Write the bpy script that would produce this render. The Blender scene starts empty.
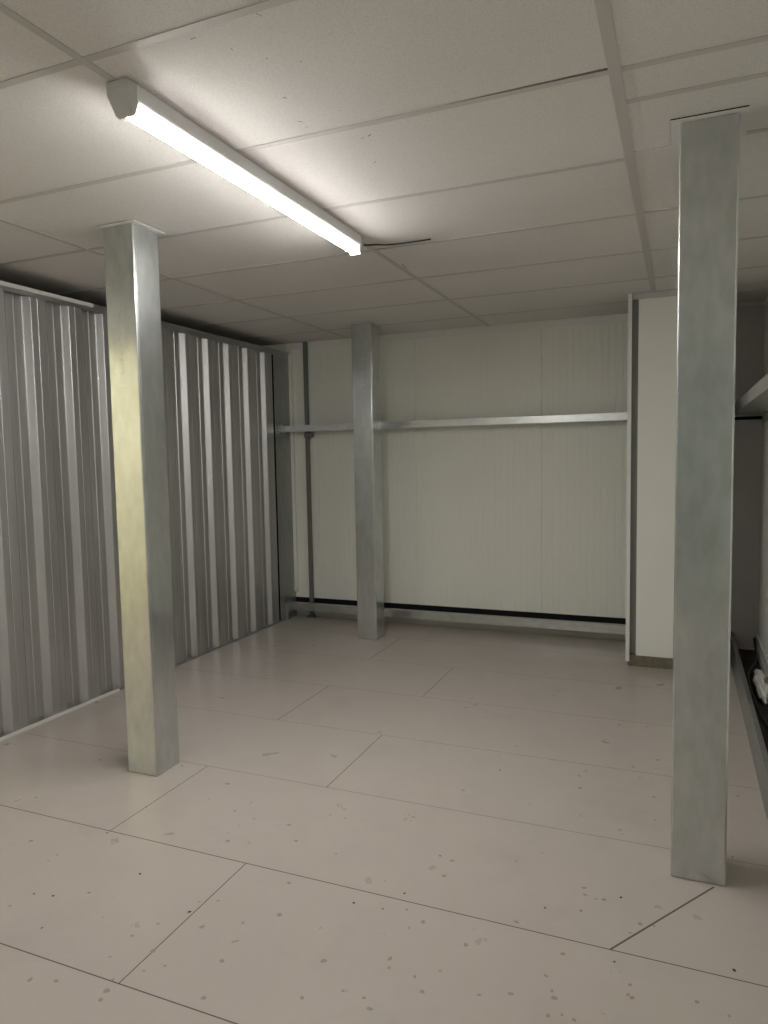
import bpy, bmesh, math, random
from mathutils import Matrix, Vector
random.seed(7)
S = bpy.context.scene
COL = S.collection

# ------------------------------------------------------------------ camera
CAM_H = 1.39                     # eye height; ceiling 1.00 m above it
F_PX = 713.9
PITCH, YAW, ROLL = map(math.radians, (-4.3792, 22.6654, -1.0606))
base = Matrix(((1, 0, 0), (0, 0, -1), (0, 1, 0)))
ROT = Matrix.Rotation(YAW, 3, 'Z') @ Matrix.Rotation(PITCH, 3, 'X') @ base @ Matrix.Rotation(ROLL, 3, 'Z')
cam_d = bpy.data.cameras.new('camera')
cam = bpy.data.objects.new('camera', cam_d)
COL.objects.link(cam)
cam_d.sensor_fit = 'HORIZONTAL'
cam_d.sensor_width = 36.0
cam_d.lens = 36.0 * F_PX / 768.0
cam_d.clip_start = 0.02
cam.matrix_world = Matrix.Translation((0, 0, CAM_H)) @ ROT.to_4x4()
S.camera = cam

def on_floor(px, py):
    v = ROT @ Vector((px - 384, 512 - py, -F_PX))
    t = -CAM_H / v.z
    return v.x * t, v.y * t

# ------------------------------------------------------------------ materials
def new_mat(name):
    m = bpy.data.materials.new(name)
    m.use_nodes = True
    nt = m.node_tree
    b = nt.nodes['Principled BSDF']
    return m, nt, b

def noise(nt, scale, detail=3.0, vec=None, stretch=None, rough=0.5):
    tc = nt.nodes.new('ShaderNodeTexCoord')
    n = nt.nodes.new('ShaderNodeTexNoise')
    n.inputs['Scale'].default_value = scale
    n.inputs['Detail'].default_value = detail
    n.inputs['Roughness'].default_value = rough
    if stretch:
        mp = nt.nodes.new('ShaderNodeMapping')
        mp.inputs['Scale'].default_value = stretch
        nt.links.new(tc.outputs['Object'], mp.inputs['Vector'])
        nt.links.new(mp.outputs['Vector'], n.inputs['Vector'])
    else:
        nt.links.new(tc.outputs['Object'], n.inputs['Vector'])
    return n

def ramp(nt, src, stops):
    r = nt.nodes.new('ShaderNodeValToRGB')
    el = r.color_ramp.elements
    while len(el) < len(stops):
        el.new(0.5)
    for e, (p, c) in zip(el, stops):
        e.position = p
        e.color = (c[0], c[1], c[2], 1) if hasattr(c, '__len__') else (c, c, c, 1)
    nt.links.new(src, r.inputs['Fac'])
    return r

def mixc(nt, fac, a, b, mode='MIX'):
    m = nt.nodes.new('ShaderNodeMix')
    m.data_type = 'RGBA'
    m.blend_type = mode
    for sock, v in ((m.inputs[0], fac), (m.inputs[6], a), (m.inputs[7], b)):
        if hasattr(v, 'is_linked'):
            nt.links.new(v, sock)
        elif hasattr(v, '__len__'):
            sock.default_value = (v[0], v[1], v[2], 1)
        else:
            sock.default_value = v
    return m.outputs[2]

def bump(nt, b, src, strength, dist):
    bp = nt.nodes.new('ShaderNodeBump')
    bp.inputs['Strength'].default_value = strength
    bp.inputs['Distance'].default_value = dist
    nt.links.new(src, bp.inputs['Height'])
    nt.links.new(bp.outputs['Normal'], b.inputs['Normal'])

def plain(name, col, rough=0.5, metal=0.0, spec=0.5):
    m, nt, b = new_mat(name)
    b.inputs['Base Color'].default_value = (*col, 1)
    b.inputs['Roughness'].default_value = rough
    b.inputs['Metallic'].default_value = metal
    b.inputs['Specular IOR Level'].default_value = spec
    return m

def painted(name, col, rough=0.5, var=0.06, scale=2.0, spec=0.4):
    m, nt, b = new_mat(name)
    n = noise(nt, scale, 4)
    lo = tuple(c * (1 - var) for c in col)
    r = ramp(nt, n.outputs['Fac'], [(0.3, lo), (0.7, col)])
    nt.links.new(r.outputs['Color'], b.inputs['Base Color'])
    b.inputs['Roughness'].default_value = rough
    b.inputs['Specular IOR Level'].default_value = spec
    return m

def galvanised(name, c0, c1, r0, r1, scale=28.0, stretch=(1, 1, 0.35), metal=1.0):
    """zinc-coated steel: spangled tone and spangled gloss"""
    m, nt, b = new_mat(name)
    a = noise(nt, scale, 4, stretch=stretch)
    w = noise(nt, 3.0, 3, stretch=stretch)
    spang = ramp(nt, a.outputs['Fac'], [(0.3, c0), (0.7, c1)])
    wash = ramp(nt, w.outputs['Fac'], [(0.3, 0.86), (0.7, 1.0)])
    nt.links.new(mixc(nt, 1.0, spang.outputs['Color'], wash.outputs['Color'], 'MULTIPLY'), b.inputs['Base Color'])
    b.inputs['Metallic'].default_value = metal
    rr = ramp(nt, w.outputs['Fac'], [(0.3, r0), (0.72, r1)])
    nt.links.new(rr.outputs['Color'], b.inputs['Roughness'])
    return m

def zinc_two_lobe(name, c0, c1, sharp, broad, mix):
    """hot-dip zinc: a mirror-like sheen over a broad dull lobe"""
    m, nt, b = new_mat(name)
    a = noise(nt, 26.0, 4, stretch=(1, 1, 0.4))
    w = noise(nt, 2.6, 3, stretch=(1, 1, 0.5))
    spang = ramp(nt, a.outputs['Fac'], [(0.3, c0), (0.7, c1)])
    wash = ramp(nt, w.outputs['Fac'], [(0.25, 0.90), (0.75, 1.0)])
    c = mixc(nt, 1.0, spang.outputs['Color'], wash.outputs['Color'], 'MULTIPLY')
    b2 = nt.nodes.new('ShaderNodeBsdfPrincipled')
    for q, r in ((b, sharp), (b2, broad)):
        nt.links.new(c, q.inputs['Base Color'])
        q.inputs['Metallic'].default_value = 1.0
        q.inputs['Roughness'].default_value = r
    ms = nt.nodes.new('ShaderNodeMixShader')
    ms.inputs[0].default_value = mix
    nt.links.new(b.outputs[0], ms.inputs[1]); nt.links.new(b2.outputs[0], ms.inputs[2])
    out = next(n for n in nt.nodes if n.type == 'OUTPUT_MATERIAL')
    nt.links.new(ms.outputs[0], out.inputs['Surface'])
    return m

M = {}
M['column'] = zinc_two_lobe('column_zinc', (0.575, 0.605, 0.60), (0.69, 0.72, 0.725), 0.15, 0.40, 0.40)
M['sheet'] = galvanised('sheet_zinc', (0.55, 0.55, 0.555), (0.65, 0.65, 0.655), 0.40, 0.50, 20.0, (1, 1, 0.08))
M['track'] = galvanised('track_zinc', (0.42, 0.44, 0.45), (0.52, 0.54, 0.55), 0.35, 0.5)
M['flashing'] = galvanised('flashing_zinc', (0.44, 0.46, 0.455), (0.52, 0.54, 0.535), 0.45, 0.55)
M['rail'] = galvanised('rail_zinc', (0.58, 0.60, 0.59), (0.72, 0.74, 0.73), 0.28, 0.42, 30.0, (0.4, 1, 1))
M['post'] = plain('post_dark_grey', (0.19, 0.195, 0.185), 0.5, 0.3)
M['wall'] = painted('panel_white', (0.82, 0.825, 0.755), 0.42, 0.03)
M['base'] = painted('wall_foot_grey', (0.55, 0.54, 0.47), 0.5, 0.08)
M['trim'] = painted('trim_white', (0.78, 0.78, 0.75), 0.4, 0.02)
M['pier'] = painted('pier_white', (0.84, 0.85, 0.78), 0.45, 0.03)
M['kerb'] = painted('kerb_olive_grey', (0.20, 0.185, 0.13), 0.8, 0.3, 40)
M['recess'] = painted('recess_panel', (0.60, 0.555, 0.545), 0.5, 0.1)
M['dark_strip'] = plain('strip_near_black', (0.008, 0.010, 0.010), 0.8, 0, 0.2)  # near-black strips; carries the painted shade under the back wall panels
M['void'] = plain('void_black', (0.01, 0.01, 0.011), 0.9, 0, 0.1)
M['strip'] = painted('strip_pale', (0.74, 0.73, 0.70), 0.5, 0.03)
M['cream'] = painted('cream_wall', (0.86, 0.825, 0.63), 0.5, 0.05)
M['rearwall'] = painted('rear_wall_grey', (0.27, 0.30, 0.275), 0.5, 0.06)
M['lampbody'] = plain('lamp_white_steel', (0.84, 0.85, 0.88), 0.4)
M['endcap'] = plain('lamp_cap_grey_plastic', (0.58, 0.58, 0.57), 0.45)
M['cable'] = plain('cable_black', (0.012, 0.012, 0.012), 0.5)
M['wrap'] = painted('wrap_white_film', (0.72, 0.70, 0.66), 0.4, 0.15, 20)
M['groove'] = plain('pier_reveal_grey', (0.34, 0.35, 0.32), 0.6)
M['rust'] = plain('stain_brown', (0.30, 0.25, 0.20), 0.7)
M['dot'] = plain('stain_black', (0.02, 0.018, 0.016), 0.6)
M['ink'] = plain('stamp_ink', (0.36, 0.34, 0.33), 0.6)
M['bed'] = painted('bed_dark_brown', (0.085, 0.075, 0.068), 0.9, 0.5, 9, 0.2)
M['scuff'] = plain('scuff_dark', (0.10, 0.095, 0.09), 0.8)
M['tee'] = painted('grid_tee_white', (0.56, 0.54, 0.515), 0.5, 0.03)
M['seam'] = plain('floor_seam_dark', (0.10, 0.085, 0.07), 0.8)

# ceiling tile: fine fissured mineral fibre
m, nt, b = new_mat('tile_mineral_fibre'); M['tile'] = m
n1 = noise(nt, 260, 2); n2 = noise(nt, 1.3, 3)
r1 = ramp(nt, n1.outputs['Fac'], [(0.33, (0.70, 0.68, 0.655)), (0.6, (0.80, 0.78, 0.755))])
r2 = ramp(nt, n2.outputs['Fac'], [(0.3, 0.93), (0.7, 1.0)])
nt.links.new(mixc(nt, 1.0, r1.outputs['Color'], r2.outputs['Color'], 'MULTIPLY'), b.inputs['Base Color'])
b.inputs['Roughness'].default_value = 0.85
b.inputs['Specular IOR Level'].default_value = 0.2
bump(nt, b, n1.outputs['Fac'], 0.35, 0.002)

# floor: painted chipboard, satin, slightly dirty
m, nt, b = new_mat('floor_painted_board'); M['floor'] = m
n1 = noise(nt, 0.9, 5); n2 = noise(nt, 7, 6, rough=0.6); n3 = noise(nt, 60, 3)
r1 = ramp(nt, n1.outputs['Fac'], [(0.3, (0.415, 0.372, 0.337)), (0.7, (0.445, 0.402, 0.365))])
r2 = ramp(nt, n2.outputs['Fac'], [(0.3, 0.97), (0.7, 1.0)])
n4 = noise(nt, 2.4, 9, rough=0.7); r4 = ramp(nt, n4.outputs['Fac'], [(0.52, 1.0), (0.74, 0.90)])
col = mixc(nt, 1.0, r1.outputs['Color'], r2.outputs['Color'], 'MULTIPLY')
col = mixc(nt, 1.0, col, r4.outputs['Color'], 'MULTIPLY')
vor = nt.nodes.new('ShaderNodeTexVoronoi'); vor.inputs['Scale'].default_value = 9.0
tc = nt.nodes.new('ShaderNodeTexCoord'); nt.links.new(tc.outputs['Object'], vor.inputs['Vector'])
sp = ramp(nt, vor.outputs['Distance'], [(0.03, 0.80), (0.07, 1.0)])
sel = ramp(nt, vor.outputs['Color'], [(0.36, 1.0), (0.38, 0.0)])
spm = mixc(nt, sel.outputs['Color'], (1, 1, 1), sp.outputs['Color'])
nt.links.new(mixc(nt, 1.0, col, spm, 'MULTIPLY'), b.inputs['Base Color'])
rr = ramp(nt, n2.outputs['Fac'], [(0.3, 0.33), (0.7, 0.27)])
nt.links.new(rr.outputs['Color'], b.inputs['Roughness'])
b.inputs['Specular IOR Level'].default_value = 0.5
bump(nt, b, n3.outputs['Fac'], 0.05, 0.002)

# lamp diffuser
m, nt, b = new_mat('lamp_diffuser_lit'); M['lit'] = m
b.inputs['Base Color'].default_value = (0.9, 0.9, 0.9, 1)
b.inputs['Emission Color'].default_value = (1.0, 0.97, 0.935, 1)
b.inputs['Emission Strength'].default_value = 26.0

m, nt, b = new_mat('lamp_side_lit'); M['lit_side'] = m
b.inputs['Base Color'].default_value = (0.9, 0.9, 0.9, 1)
b.inputs['Emission Color'].default_value = (1.0, 0.97, 0.935, 1)
b.inputs['Emission Strength'].default_value = 0.4

m, nt, b = new_mat('passage_lamp_lit'); M['lit_bright'] = m
b.inputs['Base Color'].default_value = (0.9, 0.9, 0.9, 1)
b.inputs['Emission Color'].default_value = (1.0, 0.96, 0.90, 1)
b.inputs['Emission Strength'].default_value = 15.5

# ------------------------------------------------------------------ mesh helpers
def box(bm, x0, x1, y0, y1, z0, z1, bev=0.0, seg=2):
    r = bmesh.ops.create_cube(bm, size=1.0)
    vs = r['verts']
    for v in vs:
        v.co = Vector(((x0 + x1) / 2 + v.co.x * (x1 - x0), (y0 + y1) / 2 + v.co.y * (y1 - y0), (z0 + z1) / 2 + v.co.z * (z1 - z0)))
    if bev > 0:
        es = list({e for v in vs for e in v.link_edges})
        bmesh.ops.bevel(bm, geom=es, offset=bev, segments=seg, profile=0.5, affect='EDGES')

def extrude(bm, prof, axis, a, b, closed=True):
    """sweep a 2-D outline along an axis; prof gives the two other coordinates in x,y,z order"""
    def P(u, v, t):
        return {'x': (t, u, v), 'y': (u, t, v), 'z': (u, v, t)}[axis]
    A = [bm.verts.new(P(u, v, a)) for u, v in prof]
    B = [bm.verts.new(P(u, v, b)) for u, v in prof]
    n = len(prof)
    for i in range(n if closed else n - 1):
        j = (i + 1) % n
        bm.faces.new((A[i], A[j], B[j], B[i]))
    if closed:
        bm.faces.new(A[::-1]); bm.faces.new(B)

def tube(bm, pts, r, seg=10):
    pts = [Vector(p) for p in pts]
    rings = []
    for i, p in enumerate(pts):
        d = (pts[min(i + 1, len(pts) - 1)] - pts[max(i - 1, 0)]).normalized()
        up = Vector((0, 0, 1)) if abs(d.z) < 0.9 else Vector((1, 0, 0))
        s = d.cross(up).normalized(); t = s.cross(d)
        rings.append([bm.verts.new(p + (s * math.cos(k * math.tau / seg) + t * math.sin(k * math.tau / seg)) * r) for k in range(seg)])
    for a, b in zip(rings, rings[1:]):
        for k in range(seg):
            bm.faces.new((a[k], a[(k + 1) % seg], b[(k + 1) % seg], b[k]))
    bm.faces.new(rings[0][::-1]); bm.faces.new(rings[-1])

def smooth_path(pts, n=8):
    out = []
    P = [Vector(p) for p in pts]
    for i in range(len(P) - 1):
        p0, p1, p2, p3 = P[max(i - 1, 0)], P[i], P[i + 1], P[min(i + 2, len(P) - 1)]
        for k in range(n):
            t = k / n
            out.append(0.5 * ((2 * p1) + (p2 - p0) * t + (2 * p0 - 5 * p1 + 4 * p2 - p3) * t * t + (3 * p1 - p0 - 3 * p2 + p3) * t ** 3))
    out.append(P[-1])
    return out

def obj(name, bm, mats, parent=None, smooth=False):
    bmesh.ops.recalc_face_normals(bm, faces=bm.faces[:])
    me = bpy.data.meshes.new(name)
    bm.to_mesh(me); bm.free()
    for mm in (mats if isinstance(mats, (list, tuple)) else [mats]):
        me.materials.append(mm)
    if smooth:
        for p in me.polygons:
            p.use_smooth = True
    o = bpy.data.objects.new(name, me)
    COL.objects.link(o)
    if parent is not None:
        o.parent = parent
        o.matrix_parent_inverse = parent.matrix_basis.inverted()
    return o

def B():
    return bmesh.new()

def tag(o, label, cat, group=None, kind=None):
    o['label'] = label; o['category'] = cat
    if group: o['group'] = group
    if kind: o['kind'] = kind
    return o

def thing(name, loc, label, cat, group=None):
    o = bpy.data.objects.new(name, None)
    o.empty_display_size = 0.1
    COL.objects.link(o)
    o.location = loc
    return tag(o, label, cat, group)

def struct(name, bm, mats, label, cat, parent=None):
    o = obj(name, bm, mats, parent)
    o['kind'] = 'structure'; o['label'] = label; o['category'] = cat
    return o

# ------------------------------------------------------------------ dimensions (metres, floor z = 0)
CEIL = 2.39
XP = -3.16        # face of the corrugated partition
XR = 0.50         # right wall
XL = -4.70         # far left wall of the building
YB = 5.50         # back wall
YR = -2.6         # rear wall, behind the viewer
YP0, YP1 = 2.07, 5.20

# ------------------------------------------------------------------ floor
bm = B()
box(bm, XL - .1, XR + .1, YR - .1, YB + .1, -0.05, 0.0)
def seam(x0, y0, x1, y1, w=0.0035):
    d = Vector((x1 - x0, y1 - y0)).normalized(); n = Vector((-d.y, d.x)) * w / 2
    vs = [bm.verts.new((px, py, 0.0003)) for px, py in ((x0 + n.x, y0 + n.y), (x0 - n.x, y0 - n.y), (x1 - n.x, y1 - n.y), (x1 + n.x, y1 + n.y))]
    f = bm.faces.new(vs); f.material_index = 1
ys = [1.386 + 0.607 * k for k in range(-6, 7)]
for i, y in enumerate(ys):
    w = 0.0038 if 1.3 < y < 2.1 else 0.0022
    seam(XL, y, XR, y, w)
    off = -1.373 if i % 2 == 0 else -1.98
    for x in (off - 2.4, off, off + 2.4):
        if XL < x < XR and y + .607 < YB:
            seam(x, y, x, y + 0.607, 0.0035)
seam(-0.169, 1.993, 0.112, 2.414, 0.006)
floor = struct('floor', bm, [M['floor'], M['seam']], 'pale grey painted board floor with dark joint lines and brown spots', 'floor')

dark = [(36,797.5),(146,807),(251,803),(107,833),(140,874),(189.5,912),(354,903),(383,909),(34,894),(53,896),(57,855),(48,861),(42,928),(226,784),
        (404.5,893.5),(407,910),(440,856),(621,897.5),(614.5,962),(734.5,970.5),(732.5,857),(738,796),(545,908),(100,760),(182,766),(307,699.5),(275,721),(361,755),(440,681),
        (555,713),(499,755),(640,778)]
brown = [(202,927),(233,942),(237,941),(110,957),(144,971),(107,991),(101,1000),(113,980),(204,998),(302,998),(343,991),(370,1009),(364,998),(228,833),(228,841),
         (249,843),(296,841),(289,825),(199,902),(218,901),(158,924),(153,951),(279,915),(243,923),(336,854),(30,980),(56,981),(324,961),(89,893),(31,841),(165,966),
         (345,818),(330,815),(254,819),(235,811),(132,936),(289,883),(222,961),(10,906),(422,992),(390,959),(389,968),(440,971),(415,977),(546,976),(552,991),(554,998),
         (548,1016),(562,1015),(574,1020),(479,995),(511,994),(563,954),(584,888),(585,895),(596,899),(604,900),(581,911),(654,926),(640,924),(630,933),(516,861),(542,853),
         (444,876),(452,861),(466,945),(409,928),(423,922),(516,922),(486,920),(580,788),(654,797),(655,820),(581,816),(630,985),(628,995),(632,998),(697,1002),(729,1016),
         (597,712),(619,725),(647,727),(516,746),(579,776),(580,788),(500,770),(653,733),(546,674),(557,691),(660,681),(633,767),(552,760),(586,771),(658,760),(228,784)]
def spots(name, pts, mat, r0, r1, lab):
    bmx = B()
    for px, py in pts:
        x, y = on_floor(px, py)
        r = random.uniform(r0, r1); a = random.uniform(0, math.pi); e = random.uniform(0.55, 0.95)
        k = 9
        ring = []
        for i in range(k):
            t = i * math.tau / k; q = r * random.uniform(0.75, 1.15)
            u, v = math.cos(t) * q, math.sin(t) * q * e
            ring.append(bmx.verts.new((x + u * math.cos(a) - v * math.sin(a), y + u * math.sin(a) + v * math.cos(a), 0.0006)))
        bmx.faces.new(ring)
    o = obj(name, bmx, mat, floor); o['kind'] = 'stuff'; o['label'] = lab
    return o
spots('dark_spots', dark, M['dot'], 0.0035, 0.0065, 'small black spots')
spots('rust_spots', brown, M['rust'], 0.005, 0.010, 'faded brown spots')

# ------------------------------------------------------------------ ceiling
XL_LINES = [-6.19, -4.99, -3.79, -2.59, -1.39, -0.175]
YL = [1.435 + 0.608 * k for k in range(-7, 7)]
bm = B()
def tile(x0, x1, y0, y1, far=(0.0, 0.0)):
    """one lay-in tile; far = how much the far edge falls short at its two ends"""
    lo = [(x0, y0), (x1, y0), (x1, y1 - far[1]), (x0, y1 - far[0])]
    a = [bm.verts.new((x, y, CEIL)) for x, y in lo]
    t = [bm.verts.new((x, y, CEIL + 0.015)) for x, y in lo]
    bm.faces.new(a); bm.faces.new(t[::-1])
    for i in range(4):
        j = (i + 1) % 4
        bm.faces.new((a[i], a[j], t[j], t[i]))
ylines = [YR - .05] + [y for y in YL if y > YR] + [YB + .05]
for xa, xb in zip(XL_LINES, XL_LINES[1:]):
    for ya, yb in zip(ylines, ylines[1:]):
        far = (0, 0)
        if xb == -0.175 and abs(yb - 2.043) < .02: far = (0.0, 0.021)
        if xb == -0.175 and abs(yb - 3.259) < .02: far = (0.017, 0.0)
        tile(max(xa, XL - .05), xb, ya, yb, far)
YRT = [y for y in ylines if y < 2.5] + [2.232, 2.605] + [y for y in ylines if y > 2.8]
YRT = sorted(YRT)
for ya, yb in zip(YRT, YRT[1:]):
    if abs(yb - 2.605) < .01:                     # bay cut round the right-hand column
        tile(-0.175, XR + .05, ya, 2.405)
        tile(-0.175, -0.045, 2.405, yb, (0.006, 0.006))
        tile(0.17, XR + .05, 2.405, yb)
    else:
        tile(-0.175, XR + .05, ya, yb)
ceiling = struct('ceiling', bm, M['tile'], 'suspended ceiling of pale textured tiles in a white grid', 'ceiling')
def tee(x0, x1, y0, y1):
    bmx = B(); box(bmx, x0, x1, y0, y1, CEIL - 0.0022, CEIL - 0.0003)
    return obj('grid_bar', bmx, M['tee'], ceiling)
for x in XL_LINES[1:]:
    w = 0.0165 if x == -0.175 else 0.012
    tee(x - w, x + w, YR, YB)
for y in ylines[1:-1]:
    for xa, xb in zip(XL_LINES, XL_LINES[1:]):
        if xb - .012 > XL:
            tee(max(xa + .0125, XL), xb - (.017 if xb == -0.175 else .0125), y - .012, y + .012)
for y in YRT[1:-1]:
    if abs(y - 2.605) < .01:
        tee(0.175, XR, y - .012, y + .012)
    else:
        tee(-0.158, XR, y - .012, y + .012)
# scuffs on the tiles
bmx = B()
def on_ceil(px, py):
    v = ROT @ Vector((px - 384, 512 - py, -F_PX)); t = (CEIL - CAM_H) / v.z
    return v.x * t, v.y * t
for (ax, ay, bx, by, w) in [(190,39,196,37,.004),(256,13,262,16,.003),(283,97,287,98,.006),(298,121,303,122,.005),(306,127,309,127,.003),(361,139,364,137,.004),(368,136,371,134,.006),
                            (374,163,376,161,.004),(402,264,407,269,.006),(340,110,342,110,.003),(266,58,268,58,.004),(231,48,233,50,.003),(300,62,302,61,.003),(150,140,151,141,.003)]:
    p, q = Vector(on_ceil(ax, ay)), Vector(on_ceil(bx, by)); d = (q - p).normalized(); nn = Vector((-d.y, d.x)) * w / 2
    bmx.faces.new([bmx.verts.new((c.x, c.y, CEIL - .0004)) for c in (p + nn, p - nn * .4, q - nn * .3, q + nn * .6)])
o = obj('scuff', bmx, M['scuff'], ceiling); o['kind'] = 'stuff'; o['label'] = 'small dark scuffs on the tiles'
# dark space above the tiles
bm = B(); box(bm, XL - .1, XR + .1, YR - .1, YB + .1, CEIL + 0.15, CEIL + 0.25)
obj('roof_void', bm, M['void'], ceiling)

# ------------------------------------------------------------------ left partition (corrugated galvanised sheets)
bm = B()
prof = [(XP, YP0)]
y = 2.660 - 0.2535 * 2
D = 0.034
while y < 5.15:
    c = 0.004
    prof += [(XP, y - 0.062), (XP - .0015, y - 0.058), (XP, y - 0.054)]          # small stiffening bead on the crest
    prof += [(XP, y - c), (XP - c * .6, y + c * .6), (XP - D + c, y + .026), (XP - D, y + .030)]
    prof += [(XP - D, y + .072), (XP - D + .004, y + .076), (XP - D, y + .080)]
    prof += [(XP - D, y + .126), (XP - D + c, y + .131), (XP - c * .6, y + .153), (XP, y + .157)]
    y += 0.2535
prof += [(XP, YP1)]
out = prof + [(u - 0.0012, v) for u, v in prof[::-1]]
extrude(bm, out, 'z', 0.004, 2.285)
wl = struct('wall_left', bm, M['sheet'], 'corrugated galvanised steel partition along the left side', 'wall')
def part(name, mat, par, *boxes, bev=0.001):
    bmx = B()
    for bb in boxes:
        box(bmx, *bb, bev)
    return obj(name, bmx, mat, par)
# head track: thin lip in front of the sheet, top plate
part('head_track', M['track'], wl, (XP + .001, XP + .004, YP0, YB, 2.262, 2.303), (XP - .05, XP + .004, YP0, YB, 2.300, 2.303), (XP + .004, XP + .010, 3.24, YB, 2.292, 2.304))
part('head_strip', M['strip'], wl, (XP - .02, XP + .014, YP0, 3.24, 2.2835, 2.3045))['label'] = 'white strip on the partition head'
part('floor_track', M['track'], wl, (XP + .001, XP + .006, 3.30, YB, 0.0, 0.013), (XP - .06, XP - .04, YP0, YB, 0, .03))
part('floor_strip', M['strip'], wl, (XP + .001, XP + .016, YP0, 3.30, 0.0, 0.015))['label'] = 'white strip at the partition foot'
part('flashing', M['flashing'], wl, (XP - .003, XP, 5.232, YB, 0.014, 2.262))['label'] = 'smooth dull steel sheet at the far end'
part('joint', M['dark_strip'], wl, (XP - .012, XP - .005, 5.199, 5.235, 0.01, 2.262))['label'] = 'black gap before the smooth sheet'

# enclosure: nearer stretch of the left wall with an open doorway to a lit cream passage (behind the viewer's left shoulder)
DY0, DY1, DZ = 0.96, 1.84, 2.13
bm = B()
box(bm, XP - .07, XP, DY1, YP0, 0, CEIL); box(bm, XP - .07, XP, YR, DY0, 0, CEIL); box(bm, XP - .07, XP, DY0, DY1, DZ, CEIL)
struct('wall_left_near', bm, M['wall'], 'white wall with a doorway, left of the viewer', 'wall')
bm = B()
box(bm, XP - .085, XP + .012, DY1, DY1 + .06, 0, DZ + .06, .002); box(bm, XP - .085, XP + .012, DY0 - .06, DY0, 0, DZ + .06, .002); box(bm, XP - .085, XP + .012, DY0, DY1, DZ, DZ + .06, .002)
o = obj('trim_3', bm, M['trim']); o['kind'] = 'structure'; o['label'] = 'white frame round the doorway left of the viewer'; o['category'] = 'trim'
bm = B()
box(bm, XL - .1, XL, YR, YB, 0, CEIL + .2); box(bm, XL, XP - .071, YP0, YP0 + .05, 0, CEIL + .1); box(bm, XL, XP - .071, -1.5, -1.45, 0, CEIL + .1)
struct('wall_passage', bm, M['cream'], 'cream walls of the passage beyond the doorway', 'wall')
bm = B(); box(bm, XP - .1, XR + .1, YR - .1, YR, 0, CEIL + .2)
struct('wall_rear', bm, M['rearwall'], 'grey wall behind the viewer', 'wall')

# ------------------------------------------------------------------ ribbed white wall panels
def ribbed(lo, hi, joints, pitch=0.05, depth=0.0018, jd=0.006, jw=0.006):
    """outline (u, depth) of lightly ribbed sandwich panels"""
    pts = [(lo, 0.0)]
    n0 = math.ceil(lo / pitch)
    u = n0 * pitch
    ev = []
    while u < hi - 0.01:
        ev.append((u, depth, 0.003)); u += pitch
    ev = [e for e in ev if all(abs(e[0] - j) > .02 for j in joints)] + [(j, jd, jw) for j in joints]
    for u, dd, ww in sorted(ev):
        if lo + ww < u < hi - ww:
            pts += [(u - ww, 0), (u - ww * .4, dd), (u + ww * .4, dd), (u + ww, 0)]
    return pts + [(hi, 0.0)]
GAP0, GAP1 = 0.118, 0.166
bm = B()
rp = ribbed(XL, XR, [-4.0, -3.0, -2.0, -0.985, 0.0], 0.05, 0.0026)
extrude(bm, [(u, YB + d) for u, d in rp] + [(XR, YB + .08), (XL, YB + .08)], 'z', GAP1, CEIL + .15)
wb = struct('wall_back', bm, M['wall'], 'white ribbed panel wall at the far end', 'wall')
part('base_panel', M['base'], wb, (XL, XR, YB, YB + .08, 0, GAP0), bev=0)
part('base_dark_strip', M['dark_strip'], wb, (XL, XR, YB + .012, YB + .08, GAP0, GAP1), bev=0)['label'] = 'gap under the wall panels, its shade painted black'  # shade of the recess painted as a near-black strip
bm = B(); box(bm, XP + .02, -0.325, YB - .004, YB + .001, CEIL - .055, CEIL - .004, .001)
o = obj('trim_1', bm, M['trim']); o['kind'] = 'structure'; o['label'] = 'narrow white strip along the top of the far wall'; o['category'] = 'trim'
bm = B(); box(bm, XP + .001, XP + .03, YB - .028, YB, 0.22, CEIL - .09, .001)
o = obj('trim_2', bm, M['wall']); o['kind'] = 'structure'; o['label'] = 'pale corner strip where the steel partition meets the far wall'; o['category'] = 'trim'

# pier on the right of the back wall
bm = B()
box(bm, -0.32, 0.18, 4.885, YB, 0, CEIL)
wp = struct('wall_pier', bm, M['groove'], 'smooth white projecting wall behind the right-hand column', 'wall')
part('face_panel', M['pier'], wp, (-0.262, 0.185, 4.85, 4.886, 0.07, CEIL), bev=.002)
part('kerb', M['kerb'], wp, (-0.312, 0.185, 4.842, 4.884, 0, 0.070), bev=.003)['label'] = 'olive grey kerb'
part('corner_trim', M['trim'], wp, (-0.324, -0.321, 4.82, 4.92, 0.035, CEIL - .004), (-0.324, -0.300, 4.818, 4.822, 0.035, CEIL - .004), bev=.0005)['label'] = 'pale folded corner strip'
part('ceiling_angle', M['tee'], wp, (-0.298, 0.185, 4.828, 4.849, CEIL - .004, CEIL), (-0.298, 0.185, 4.846, 4.8495, CEIL - .04, CEIL), bev=.0005)
# recess between pier and right wall
part('recess_panel', M['recess'], wb, (0.186, XR, YB - .02, YB - .001, 0.0, CEIL - .03), bev=0)['label'] = 'dark panel in the recess beside the pier'

part('recess_line', M['dark_strip'], wb, (0.186, XR - .002, YB - .023, YB - .0195, 1.600, 1.622), bev=0)  # near-black strip across the recess panel, just below the rail

# right wall
bm = B()
rp = ribbed(YR, YB - .001, [-2, -1, 0, 1, 2, 3, 4, 5], 0.035, 0.0025)
extrude(bm, [(XR + d, u) for u, d in rp] + [(XR + .08, YB - .001), (XR + .08, YR)], 'z', 0.0, CEIL + .15)
wr = struct('wall_right', bm, M['wall'], 'white ribbed panel wall at the right edge', 'wall')
part('base_trim', M['strip'], wr, (XR - .012, XR - .001, YR, YB - .02, 0.105, 0.122))
part('base_dark_strip', M['dark_strip'], wr, (XR - .006, XR - .001, YR, YB - .02, 0.086, 0.104), bev=0)

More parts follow.
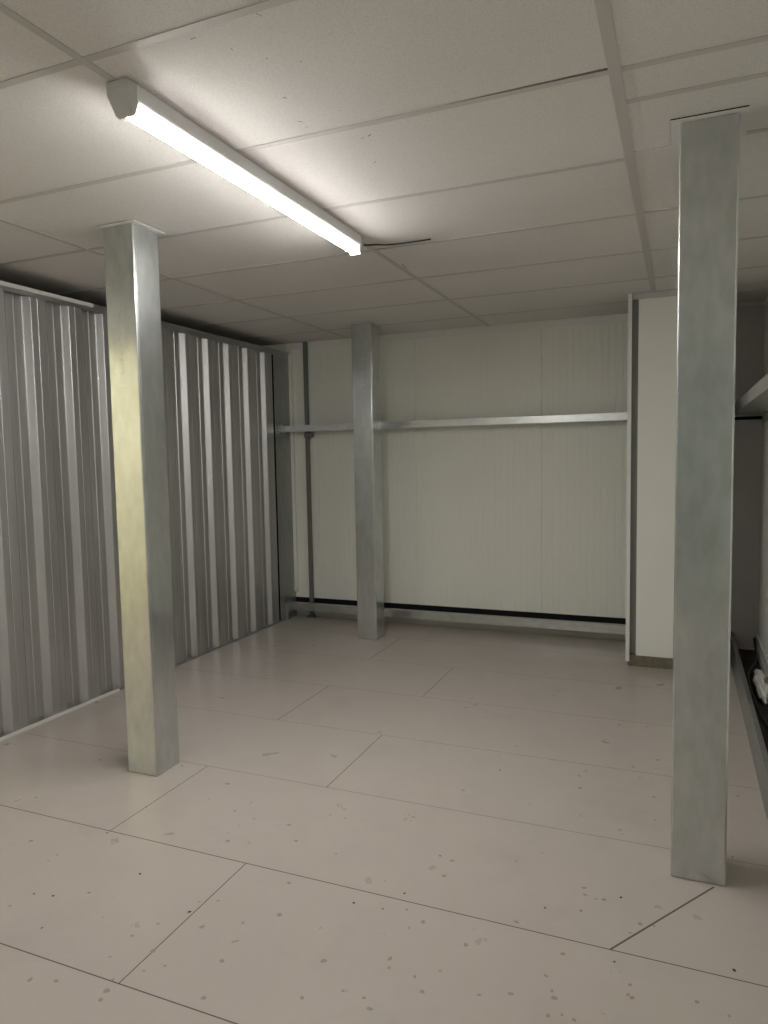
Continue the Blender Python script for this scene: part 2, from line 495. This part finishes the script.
# ------------------------------------------------------------------ steel columns
def column(x0, x1, y0, y1, label, collar):
    t = thing('steel_column', ((x0 + x1) / 2, (y0 + y1) / 2, 0), label, 'column', 'galvanised steel columns')
    bmx = B(); box(bmx, x0, x1, y0, y1, 0.0, CEIL - .0045, 0.0055, 3)
    s = obj('shaft', bmx, M['column'], t)
    a, bb = collar
    part('ceiling_collar', M['tile'], t, (x0 - a, x1 + a, y0 - bb, y1 + bb, CEIL - .0065, CEIL - .004), bev=.0008)
    # folded seam down the right-hand face near the front edge
    part('fold_seam', M['column'], t, (x1 - .0005, x1 + .0012, y0 + .012, y0 + .030, 0.004, CEIL - .01), bev=.0004)
    return t
c1 = column(-2.285, -2.125, 2.425, 2.585, 'galvanised steel column nearest the corrugated partition, with a yellowish shiny front face', (.026, .02))
c2 = column(-2.287, -2.127, 4.905, 5.065, 'galvanised steel column farthest back, standing before the rail on the white end wall', (.012, .012))
c3 = column(-0.018, 0.146, 2.425, 2.585, 'grey galvanised steel column at right, closest to the camera', (.026, .022))
# rows of faint stamped marks running down two columns
def stamp(par, xc, yf, z0, z1, n):
    bmx = B(); z = z0
    for i in range(n):
        z = z0 + (z1 - z0) * i / (n - 1)
        for k in range(random.choice((1, 2, 2, 3))):
            w = random.uniform(.0015, .0045); h = random.uniform(.002, .005)
            x = xc + random.uniform(-.011, .011); zz = z + random.uniform(-.006, .006)
            box(bmx, x - w, x + w, yf - .0006, yf + .0005, zz - h, zz + h)
    o = obj('stamp', bmx, M['ink'], par); o['label'] = 'column of faint smudged ink marks'
stamp(c1, -2.214, 2.425, 1.68, 2.06, 14)
stamp(c2, -2.20, 4.905, 1.93, 2.12, 5)

# ------------------------------------------------------------------ batten light
def batten(x, y0, y1, label, cord, cut=37, glow='lit'):
    t = thing('ceiling_light', (x, (y0 + y1) / 2, CEIL), label, 'ceiling light', 'batten lights on the ceiling')
    zc = CEIL - .0020
    body = [(x - .033, zc), (x - .033, zc - .038), (x - .030, zc - .042), (x + .030, zc - .042), (x + .033, zc - .038), (x + .033, zc)]
    bmx = B(); extrude(bmx, body, 'y', y0 + .041, y1 - .029); obj('body', bmx, M['lampbody'], t)
    r = .0215; cz = zc - .058; cut = math.radians(cut)
    # tube: opaque white upper shell, glowing lower half
    shell = [(x - r * math.cos(cut), cz - r * math.sin(cut)), (x - r, cz), (x - r, zc - .0422), (x + r, zc - .0422), (x + r, cz), (x + r * math.cos(cut), cz - r * math.sin(cut))]
    bmx = B(); extrude(bmx, shell, 'y', y0 + .039, y1 - .028); obj('tube_shell', bmx, M['lit_side'], t)['label'] = 'dimmer frosted side of the tube'
    dif = [(x + r * math.cos(a), cz - .0004 + r * math.sin(a)) for a in [math.pi + cut + (math.pi - 2 * cut) * k / 16 for k in range(17)]]
    bmx = B(); extrude(bmx, dif, 'y', y0 + .039, y1 - .028); obj('diffuser', bmx, M[glow], t)['label'] = 'glowing white diffuser'
    # end caps: full body height outside, sloping down to the tube holder
    for s, e in ((1, y0), (-1, y1)):
        bmx = B()
        side = [(e, zc), (e, zc - .026), (e + s * .004, zc - .034), (e + s * .022, zc - .078), (e + s * .028, zc - .082), (e + s * .040, zc - .082), (e + s * .040, zc - .044), (e + s * .042, zc - .044), (e + s * .042, zc)]
        if s < 0:
            side = [(e, zc), (e, zc - .076), (e - .004, zc - .081), (e - .030, zc - .081), (e - .030, zc)]
        w1 = .035
        extrude(bmx, side, 'x', x - w1, x + w1)
        bmesh.ops.bevel(bmx, geom=bmx.edges[:], offset=.003, segments=2, affect='EDGES')
        for v in bmx.verts:                      # the holder is narrower than the body
            if v.co.z < zc - .05:
                k = min(1.0, (zc - .05 - v.co.z) / .03)
                v.co.x = x + (v.co.x - x) * (1 - .22 * k)
        obj('end_cap', bmx, M['endcap'], t)
    if cord:
        pts = smooth_path([(x + .012, y1 - .003, zc - .03), (x + .03, y1 + .03, zc - .028), (x + .06, y1 + .09, zc - .014), (x + .10, y1 + .135, zc - .008), (x + .20, y1 + .15, zc - .006), (x + .30, y1 + .158, zc - .003)])
        bmx = B(); tube(bmx, pts, .0038, 8); obj('cord', bmx, M['cable'], t, True)['label'] = 'short black cord at the far end'
    return t
batten(-1.378, 1.535, 3.04, 'long lit batten light on the ceiling between the left and right columns', True)
batten(-1.378, -2.42, -0.915, 'added batten light behind the viewer to lift the general light, unseen', False)  # added fill lamp, unseen; brightens the pier, ceiling and right column
batten(-3.5, -1.0, 0.5, 'lit batten light in the cream passage, out of the frame', False, 0, 'lit_bright')

# ------------------------------------------------------------------ rails on the back and right walls
def c_rail_x(name_t, x0, x1, yf, yb, z0, z1, label):
    """channel lying along the back wall: front web, two flanges"""
    t = thing(name_t, ((x0 + x1) / 2, yb, z0), label, 'wall rail', 'galvanised rails on the walls')
    th = .004
    pr = [(yf, z0), (yb, z0), (yb, z0 + th), (yf + th, z0 + th), (yf + th, z1 - th), (yf + .03, z1 - th), (yf + .03, z1), (yf, z1)]
    bmx = B(); extrude(bmx, pr, 'x', x0, x1); obj('channel', bmx, M['rail'], t)
    return t
r1 = c_rail_x('wall_rail', -3.155, -0.327, 5.36, YB - .05, 1.622, 1.675, 'slim galvanised rail crossing the far wall at mid height')
part('end_bracket', M['flashing'], r1, (-3.158, -3.140, 5.30, 5.362, 1.610, 1.690), (-3.158, -3.152, 5.27, 5.30, 1.620, 1.680), bev=.002)
r2 = c_rail_x('wall_rail', -3.12, -0.327, 5.36, YB - .05, 0.078, 0.140, 'galvanised rail just above the floor along the far wall')
part('end_bracket', M['flashing'], r2, (-3.158, -3.118, 5.30, 5.362, 0.072, 0.148), (-3.158, -3.130, 5.30, 5.32, 0.0, 0.074), bev=.002)
# right wall, upper
t = thing('wall_rail', (XR, 2, 1.64), 'galvanised rail high on the right wall, seen past the right-hand column', 'wall rail', 'galvanised rails on the walls')
th = .004; xf = 0.32; xb = XR - .008; z0, z1 = 1.640, 1.704
bmx = B(); extrude(bmx, [(xf, z0), (xb, z0), (xb, z0 + th), (xf + th, z0 + th), (xf + th, z1 - th), (xf + .03, z1 - th), (xf + .03, z1), (xf, z1)], 'y', -1.5, YB - .025)
obj('channel', bmx, M['rail'], t)
# right wall, floor channel
t = thing('floor_channel', (0.40, 2, 0), 'low steel channel running along the floor at the right wall', 'channel')
bmx = B(); xf = .325
extrude(bmx, [(xf - .012, .0), (xf + .16, .0), (xf + .16, .004), (xf - .006, .004), (xf + .006, .118), (xf + .022, .118), (xf + .022, .122), (xf, .122)], 'y', -1.5, YB - .025)
obj('channel', bmx, M['track'], t)
part('dark_bed', M['bed'], t, (xf + .006, xf + .158, -1.48, YB - .03, .0042, .009), bev=0)['label'] = 'dark brown bed lying in the channel'  # thin dark brown layer over the channel base

# thin dark upright near the left corner
t = thing('steel_upright', (-2.99, YB - .03, 0), 'thin dark upright bar in the left corner of the far wall', 'upright')
part('bar', M['post'], t, (-3.005, -2.973, YB - .042, YB - .012, 0.012, CEIL - .005), bev=.002)
part('foot', M['post'], t, (-3.03, -2.955, YB - .05, YB - .006, 0.0, 0.012), bev=.002)
part('clamp', M['post'], t, (-3.012, -2.935, YB - .048, YB - .006, 1.572, 1.614), bev=.002)

# loose cable and crumpled film in the right-hand channel
pts = [(.475, 5.44, .10), (.475, 5.33, .05), (.462, 5.14, .03), (.430, 4.95, .04), (.395, 4.76, .06), (.375, 4.60, .075), (.368, 4.42, .07), (.378, 4.22, .045), (.395, 4.05, .022), (.415, 3.88, .014), (.43, 3.5, .012), (.44, 3.0, .012)]
bm = B(); tube(bm, smooth_path(pts, 8)  , .006, 10)
tag(obj('power_cable', bm, M['cable'], None, True), 'loose black cable drooping along the floor at the right wall', 'cable')
bm = B()
bmesh.ops.create_icosphere(bm, subdivisions=4, radius=1.0)
from mathutils import noise as mn
for v in bm.verts:
    n = mn.noise(v.co * 2.2) * .35 + mn.noise(v.co * 5.0) * .18 + abs(mn.noise(v.co * 9.0)) * .10
    c = v.co * (1 + n)
    z = .050 + c.z * .050
    v.co = Vector((.437 + c.x * .030, 4.50 + c.y * .26, max(.006, z)))
tag(obj('plastic_film', bm, M['wrap'], None, True), 'crumpled piece of pale plastic film lying in the channel by the cable', 'plastic film')

# ------------------------------------------------------------------ render look
w = bpy.data.worlds.new('world'); S.world = w; w.use_nodes = True
w.node_tree.nodes['Background'].inputs[0].default_value = (0.5, 0.5, 0.5, 1)
w.node_tree.nodes['Background'].inputs[1].default_value = 0.0
vs = S.view_settings
vs.view_transform = 'Standard'; vs.look = 'None'; vs.gamma = 1.0; vs.use_curve_mapping = False
vs.exposure = 2.96
S.cycles.diffuse_bounces = 6
S.cycles.glossy_bounces = 6
S.cycles.max_bounces = 10
